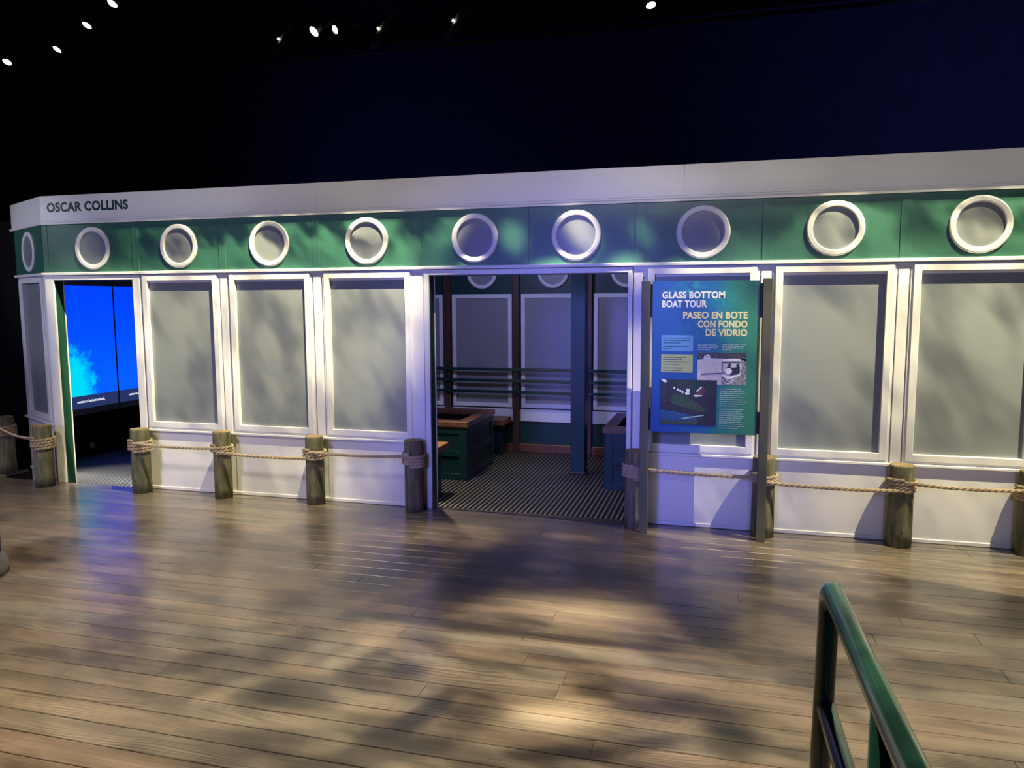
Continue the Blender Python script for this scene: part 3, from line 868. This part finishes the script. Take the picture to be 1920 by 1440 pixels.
RR = .0124                                     # rope radius


def twisted(path, name, parent, ph=0.0):
    """three strands laid round a path"""
    P = [Vector(p) for p in path]
    # resample
    ds = [0]
    for i in range(1, len(P)): ds.append(ds[-1]+(P[i]-P[i-1]).length)
    n = max(8, int(ds[-1]/.011)); out = []; j = 0
    for i in range(n+1):
        d = ds[-1]*i/n
        while j < len(ds)-2 and ds[j+1] < d: j += 1
        out.append(P[j].lerp(P[j+1], (d-ds[j])/max(1e-9, ds[j+1]-ds[j])))
    fr = []; u = None
    for i in range(n+1):
        t = (out[min(i+1, n)]-out[max(i-1, 0)]).normalized()
        if u is None: u = t.orthogonal().normalized()
        u = (u-t*u.dot(t)).normalized(); fr.append((u.copy(), t.cross(u)))
    b = MB()
    for s in range(3):
        pa = []
        for i in range(n+1):
            a = -2*PI*(ds[-1]*i/n)/.115+2*PI*s/3+ph
            pa.append(out[i]+(fr[i][0]*math.cos(a)+fr[i][1]*math.sin(a))*RR*.60)
        b.tube(pa, RR*.54, 7)
    return b.build(name, 'rope', parent)


def coil(i, z0, z1, turns, e):
    x, y, h, r, _ = BOL[i]; R = r+RR*.9; path = []
    N = int(turns*28)
    for k in range(N+1):
        a = -PI/2+2*PI*turns*k/N
        path.append((x+R*math.cos(a), y+R*math.sin(a) if y > 0 or y+R < -.024 else min(y+R*math.sin(a), -.024), z0+(z1-z0)*k/N+.0025*math.sin(a*1.0+i)))
    return twisted(path, 'coil', e, i)


def span(i, j, za, zb, sag, e):
    xa, ya, _, ra, _ = BOL[i]; xb, yb, _, rb, _ = BOL[j]
    A = Vector((xa, ya-ra-RR*.9, za)); B = Vector((xb, yb-rb-RR*.9, zb)); path = []
    for k in range(25):
        t = k/24; p = A.lerp(B, t); p.z -= sag*4*t*(1-t); path.append(p)
    return twisted(path, 'rope_span', e, j)


r1 = empty('rope', (0, 0, 0)); tag(r1, 'twisted rope between the two leftmost bollards at the boat corner', 'rope', 'twisted ropes on the bollards')
coil(0, .40, .49, 3.5, r1); coil(1, .37, .475, 4, r1); span(0, 1, .49, .470, .03, r1)
r2 = empty('rope'); tag(r2, 'twisted rope joining four bollards under the three windows left of the wide doorway', 'rope', 'twisted ropes on the bollards')
coil(2, .385, .487, 4, r2); coil(3, .405, .476, 3, r2); coil(4, .400, .478, 3, r2); coil(5, .385, .487, 4, r2)
span(2, 3, .465, .455, .012, r2); span(3, 4, .420, .410, .012, r2); span(4, 5, .462, .474, .012, r2)
r3 = empty('rope'); tag(r3, 'twisted rope running behind the sign to the right edge', 'rope', 'twisted ropes on the bollards')
coil(6, .385, .487, 4, r3); coil(7, .405, .475, 3, r3); coil(8, .405, .484, 3, r3); coil(9, .37, .475, 4, r3)
span(6, 7, .475, .455, .012, r3); span(7, 8, .420, .412, .012, r3); span(8, 9, .470, .462, .016, r3)

# ------------------------------------------------------------------ information sign
sg = empty('information_sign', (-.1225, -.19, 0)); tag(sg, 'blue and green information sign on two olive posts, GLASS BOTTOM BOAT TOUR', 'sign')
SX0, SX1, SZ0, SZ1, SY = -.493, .242, .769, 1.858, -.262
TS = Matrix.Translation((.1225, .19, 0))


def sbox(name, m, *a, bev=0, parent=sg):
    b = MB(); b.box(*a, bev); b.bm.transform(TS); return b.build(name, m, parent)


sbox('post', 'sign_post', -.572, -.510, -.275, -.215, 0, 1.862, bev=.003)
sbox('post', 'sign_post', .262, .324, -.275, -.215, 0, 1.872, bev=.003)
panel = sbox('panel', 'sign_face', SX0, SX1, SY, SY+.022, SZ0, SZ1, bev=.001)
for z0, z1 in ((1.60, 1.84), (.775, .935)):
    sbox('bracket', 'black_metal', -.511, SX0+.02, -.242, -.235, z0, z1)
    sbox('bracket', 'black_metal', SX1-.02, .263, -.242, -.235, z0, z1)
SWd, SHt = SX1-SX0, SZ1-SZ0
Y1 = SY-.0004


def sp(u, v): return (SX0+u*SWd, SZ0+(1-v)*SHt)     # u from left, v from top


def sflat(name, m, pts, lay=1, parent=panel):
    b = MB(); y = SY-.0004*lay
    b.poly([(sp(u, v)[0], y, sp(u, v)[1]) for u, v in pts], (0, .0004*lay+.0002, 0)); b.bm.transform(TS)
    return b.build(name, m, parent)


def rect(u0, v0, u1, v1): return [(u0, v0), (u1, v0), (u1, v1), (u0, v1)]


def stext(body, m, u, v, h, wdt, align='LEFT', bold=.0027):
    x, z = sp(u, v)
    t = text('heading', body, m, None, face_front(x, Y1, z), h*SHt, wdt*SWd, bold, align, .0006)
    t.data.transform(TS); t.parent = panel
    return t


stext('GLASS BOTTOM', 'print_white', .092, .110, .044, .590)
stext('BOAT TOUR', 'print_white', .092, .167, .044, .425)
stext('PASEO EN BOTE', 'print_yellow', .895, .241, .044, .600, 'RIGHT')
stext('CON FONDO', 'print_yellow', .895, .298, .044, .460, 'RIGHT')
stext('DE VIDRIO', 'print_yellow', .895, .354, .044, .385, 'RIGHT')
bx = sflat('text_box', 'print_blue_box', rect(.092, .352, .395, .457))
by = sflat('text_box', 'print_green_box', rect(.092, .478, .395, .598))


def lines(m, u0, v0, widths, dv, th, lay=2, gaps=()):
    b = MB(); rnd = random.Random(int(u0*1000+v0*100)); v = v0
    for k_, wd in enumerate(widths):
        u = u0
        while u < u0+wd-.004:
            ww = min(rnd.uniform(.02, .06), u0+wd-u)
            p = [sp(u, v), sp(u+ww, v+th)]
            b.box(p[0][0], p[1][0], SY-.0004*lay-.0002, SY, p[1][1], p[0][1])
            u += ww+.0065
        v += dv*(1.6 if k_ in gaps else 1.0)
    b.bm.transform(TS)
    o = b.build('text_lines', m, panel); o['kind'] = 'stuff'
    return o


lines('print_ink', .110, .368, (.262, .252, .170, .245, .08), .0155, .0045, gaps=(2,))
lines('print_ink', .110, .495, (.225, .185, .25, .155, .195, .185), .0155, .0045, gaps=(3,))
lines('print_line', .440, .408, (.165, .185, .18, .115), .0117, .0036)
lines('print_line', .665, .408, (.225, .215, .20, .085), .0117, .0036)
lines('print_line', .655, .700, (.20, .225, .25, .205, .225, .215, .245, .215, .16), .0137, .0042)
lines('print_line', .655, .834, (.225, .20, .22, .235, .215, .2, .225, .215, .24, .18), .0137, .0036)
# black and white photograph of a boat on the water
ph = sflat('photograph', 'print_water', rect(.440, .463, .893, .674))
U, V, UW, VH = .440, .463, .453, .211
def q(pts): return [(U+a*UW, V+c*VH) for a, c in pts]
def ell(cx, cy, rx, ry, n=14, a0=0.0, a1=360.0): return [(cx+rx*math.cos(math.radians(a0+(a1-a0)*i/n)), cy+ry*math.sin(math.radians(a0+(a1-a0)*i/n))) for i in range(n if a1-a0 == 360 else n+1)]
sflat('tree_line', 'print_trees', q([(0, 0), (1, 0), (1, .26), (.85, .20), (.6, .19), (.3, .17), (0, .23)]), 2)
sflat('far_boat', 'print_white', q([(.12, .19), (.14, .10), (.20, .09), (.22, .05), (.25, .09), (.27, .19)]), 4)
sflat('far_boat', 'print_dark', q([(.15, .12), (.25, .12), (.25, .15), (.16, .15)]), 5)
sflat('water_dark', 'print_wave', q([(.86, .2), (1, .2), (1, 1), (.62, 1), (.72, .92), (.88, .7), (.92, .4)]), 2)
sflat('water_dark', 'print_wave', q([(.50, .80), (.58, .93), (.66, 1), (.50, 1)]), 2)
sflat('canopy', 'print_white', q([(.50, .24), (.54, .20), (.70, .175), (.86, .18), (.90, .22), (.88, .26), (.52, .275)]), 4)
sflat('canopy_fringe', 'print_trees', q([(.52, .275), (.88, .26), (.88, .315), (.53, .325)]), 4)
sflat('far_side', 'print_pale', q([(.53, .325), (.86, .315), (.86, .45), (.53, .50)]), 3)
sflat('passenger', 'print_dark', q(ell(.665, .375, .03, .05)), 5)
sflat('passenger', 'print_dark', q([(.57, .60), (.60, .46), (.66, .40), (.72, .48), (.86, .40), (.90, .52), (.86, .64), (.70, .70)]), 4)
sflat('passenger', 'print_pale', q([(.69, .44), (.71, .36), (.79, .36), (.80, .45)]), 5)
sflat('passenger', 'print_dark', q(ell(.83, .38, .028, .05)), 6)
sflat('passenger', 'print_white', q(ell(.645, .57, .072, .10)), 6)
sflat('upright', 'print_dark', q([(.515, .28), (.525, .28), (.525, .62), (.515, .62)]), 6)
sflat('upright', 'print_white', q([(.885, .25), (.895, .25), (.885, .55), (.875, .55)]), 6)
sflat('hull', 'print_dark', q([(.49, .635)]+ell(.69, .62, .20, .12, 10, 180, 0)[1:]+[(.90, .60), (.89, .68), (.66, .92), (.58, .90), (.51, .76)]), 3)
sflat('hull_side', 'print_white', q([(.49, .645), (.56, .72), (.68, .745), (.80, .72), (.895, .64), (.87, .73), (.66, .90), (.60, .87), (.52, .74)]), 4)
sflat('hull_stripe', 'print_grey', q([(.51, .72), (.60, .80), (.68, .82), (.87, .70), (.86, .73), (.67, .87), (.60, .84)]), 5)
sflat('oar', 'print_dark', q([(.09, .665), (.20, .648), (.58, .615), (.58, .63), (.20, .672), (.10, .692)]), 7)
# colour photograph taken from inside the boat
ph2 = sflat('photograph', 'print_leaf', rect(.092, .645, .628, .947), 8)
U, V, UW, VH = .092, .645, .536, .302
sflat('grass', 'print_grass', q([(.18, .36), (.36, .33), (.52, .42), (.66, .50), (.86, .66), (.70, .70), (.30, .56), (.17, .52)]), 9)
sflat('canopy', 'print_green_dark', q([(.27, 0), (.66, 0), (.80, .20), (.62, .24), (.45, .16), (.30, .14)]), 9)
sflat('roof_shadow', 'print_dark', q([(.76, 0), (1, 0), (1, 1), (.66, 1), (.72, .76), (.88, .66), (.66, .50), (.56, .42), (.80, .40), (.96, .30), (.88, .16)]), 10)
sflat('upright', 'print_dark', q([(.14, 0), (.25, 0), (.19, .54), (.12, .52)]), 11)
sflat('gunwale', 'print_dark', q([(0, .47), (.22, .54), (.74, .74), (.70, .80), (.30, .70), (0, .64)]), 11)
sflat('water', 'print_blue_water', q([(0, .66), (.35, .73), (.64, .80), (.66, .90), (.40, .93), (0, .90)]), 9)
sflat('shore', 'print_grass', q([(0, .90), (.40, .91), (.66, .88), (.66, .99), (0, .99)]), 10)
sflat('foam', 'print_line', q([(.38, .855), (.60, .80), (.78, .765), (.78, .785), (.60, .82), (.39, .875)]), 12)
for cx, cy, rx, ry in ((.245, .185, .018, .03), (.31, .225, .022, .028), (.355, .25, .02, .028), (.395, .275, .018, .03), (.49, .23, .035, .05), (.48, .305, .045, .03), (.64, .35, .05, .022), (.71, .345, .035, .015)):
    sflat('passengers', 'print_white', q(ell(cx, cy, rx, ry, 10)), 12)
sflat('passengers', 'print_dark', q(ell(.495, .165, .028, .035, 10)), 13)
sflat('passengers', 'print_white', q([(0, 0), (.08, .0), (.12, .055), (.06, .07)]), 12)
sflat('seat_back', 'print_brown', q([(.64, .26), (.74, .16), (.82, .22), (.78, .30), (.66, .33)]), 11)
sflat('seat_edge', 'print_white', q([(.635, .25), (.725, .14), (.745, .155), (.655, .265)]), 12)

# ------------------------------------------------------------------ handrail in the foreground
hr = empty('handrail', (.233, -4.20, 0)); tag(hr, 'glossy green tubular handrail in the right foreground', 'handrail')
HR = .0215
def arc(cx, cz, r, a0, a1, n=8): return [(0, cx+r*math.cos(a0+(a1-a0)*i/n), cz+r*math.sin(a0+(a1-a0)*i/n)) for i in range(n+1)]
ZT = 1.118; rb = .055
MB().tube([(-.012, 0, 0), (-.004, 0, ZT-.3), (0, 0, ZT-rb)]+arc(-rb, ZT-rb, rb, 0, PI/2, 8)[1:]+[(.012, -.5, ZT), (.035, -1.2, ZT), (.06, -1.9, ZT)], HR, 20).build('top_rail', 'rail_green', hr)
MB().tube([(0, -.0, 0.848), (.012, -.5, 0.848), (.035, -1.2, 0.848), (.06, -1.9, 0.848)], HR*.95, 20).build('middle_rail', 'rail_green', hr)
MB().tube([(.010, -.52, 0), (.013, -.52, ZT)], HR, 20).build('post', 'rail_green', hr)
MB().tube([(.045, -1.55, 0), (.048, -1.55, ZT)], HR, 20).build('post', 'rail_green', hr)
for x, y in ((-.012, 0), (.010, -.52), (.045, -1.55)):
    MB().lathe([(.045, 0), (.045, .006), (.03, .010)], 24, Matrix.Translation((x, y, 0.0))).build('base_flange', 'rail_green', hr)

# grey drum whose edge shows at the left margin
gd = empty('drum_bin', (-4.672, -2.30, 0)); tag(gd, 'dark grey drum with a wider foot, cut off by the left edge of the picture', 'bin')
MB().lathe([(.275, .05), (.275, .80), (.27, .83)], 40).build('body', 'grey_metal', gd)
MB().lathe([(.315, 0), (.315, .05), (.30, .09), (.277, .13)], 40).build('foot', 'grey_metal', gd)
MB().lathe([(.282, .82), (.285, .85), (.26, .87)], 40).build('lid', 'black_metal', gd)

# ------------------------------------------------------------------ stage lamps overhead
def tilt(p, a, lean=60):
    """aim point for a lamp turned away from the viewer by lean degrees, its face tipped towards image angle a"""
    d0 = (Vector((0, -DC, HC))-Vector(p)).normalized(); r = math.radians(a); l = math.radians(lean)
    return Vector(p)+d0*math.cos(l)+(rgt*math.cos(r)+upv*math.sin(r))*math.sin(l)


def lamp(p, aim, glass, r, ln, label, group, glow=True):
    e = empty('spot_lamp', p); tag(e, label, 'spot lamp', group)
    d = (Vector(aim)-Vector(p)).normalized()
    R = d.to_track_quat('Z', 'Y').to_matrix().to_4x4()
    MB().lathe([(r*.7, -ln), (r*.95, -ln*.9), (r, -.02), (r*1.05, 0), (r*1.05, .02), (r*.9, .02), (r*.9, .0)], 24, R).build('body', 'black_metal', e)
    MB().lathe([(r*.88, .004), (r*.86, .012)], 24, R, smooth=False).build('lens', glass, e)
    MB().tube([(0, 0, ln*.2), (0, 0, 6.5-p[2])], .012, 8).build('hanger', 'black_metal', e)
    MB().box(-r*1.2, r*1.2, -.02, .02, ln*.15, ln*.15+.03, .004).build('yoke', 'black_metal', e)
    return e


CAMP = (0, -DC, HC)
gl = 'lit stage lamps at the upper left'
lamp((-6.544, 1.476, 5.0), tilt((-6.544, 1.476, 5.0), -122, 60), 'lamp_glass_warm', .060, .25, 'topmost of the four lit lamps at the upper left, touching the top edge', gl)
lamp((-7.34, 1.946, 5.0), tilt((-7.34, 1.946, 5.0), -122, 62), 'lamp_glass_warm', .060, .25, 'second of the four lit lamps from the top at the upper left', gl)
lamp((-8.393, 2.547, 5.0), tilt((-8.393, 2.547, 5.0), -125, 62), 'lamp_glass_warm', .060, .25, 'third of the four lit lamps from the top at the upper left', gl)
lamp((-9.484, 2.788, 5.0), tilt((-9.484, 2.788, 5.0), -115, 55), 'lamp_glass_warm', .062, .25, 'lowest of the four lit lamps, at the left edge of the picture', gl)
lamp((-4.874, 2.879, 5.0), tilt((-4.874, 2.879, 5.0), -138, 58), 'lamp_glass_cool', .072, .28, 'brightest bluish white lamp left of the top centre', 'lit lamps near the top centre')
lamp((-4.599, 2.90, 5.0), tilt((-4.599, 2.90, 5.0), -160, 50), 'lamp_glass_warm', .055, .28, 'warm lit lamp beside the bluish white one', 'lit lamps near the top centre')
lamp((-.862, 3.148, 5.0), tilt((-.862, 3.148, 5.0), -75, 66), 'lamp_glass_warm', .06, .26, 'small warm lit lamp at the top edge right of centre', 'lit lamps near the top centre')
for i, (xb, xt, l) in enumerate(((-5.94, -5.63, 'long unlit tube lamp at the left of the three dark ones'), (-4.49, -4.17, 'long unlit tube lamp in the middle of the three dark ones'), (-3.46, -3.15, 'long unlit tube lamp at the right of the three dark ones'))):
    e = empty('tube_lamp', (xb, 3.7, 5.0)); tag(e, l, 'spot lamp', 'dark tube lamps on the pipe')
    dv = Vector((xt-xb, 0, .50))
    MB().tube([(0, 0, 0), tuple(dv*.55), tuple(dv*.75), tuple(dv)], [.055, .055, .04, .012], 20).build('body', 'lamp_body', e)
    pc = dv*.42+Vector((-.03, -.06, .02))
    MB().lathe([(.008, 0), (.016, .006), (.008, .012)], 12, Matrix.Translation(pc) @ Matrix.Rotation(PI/2, 4, 'X')).build('pilot_light', 'lamp_glass_warm', e)  # glowing disc imitating the small glint on the tube
    MB().tube([(0, 0, .01), (-.02, .0, -.03), (.0, 0, -.03)], .012, 8).build('clamp', 'steel', e)
pp = tag(MB().tube([(-9.5, 3.72, 4.97), (4.5, 3.72, 4.97)], .025, 12).build('lighting_pipe', 'grey_metal'), 'thin dark lighting pipe running under the tube lamps', 'pipe')
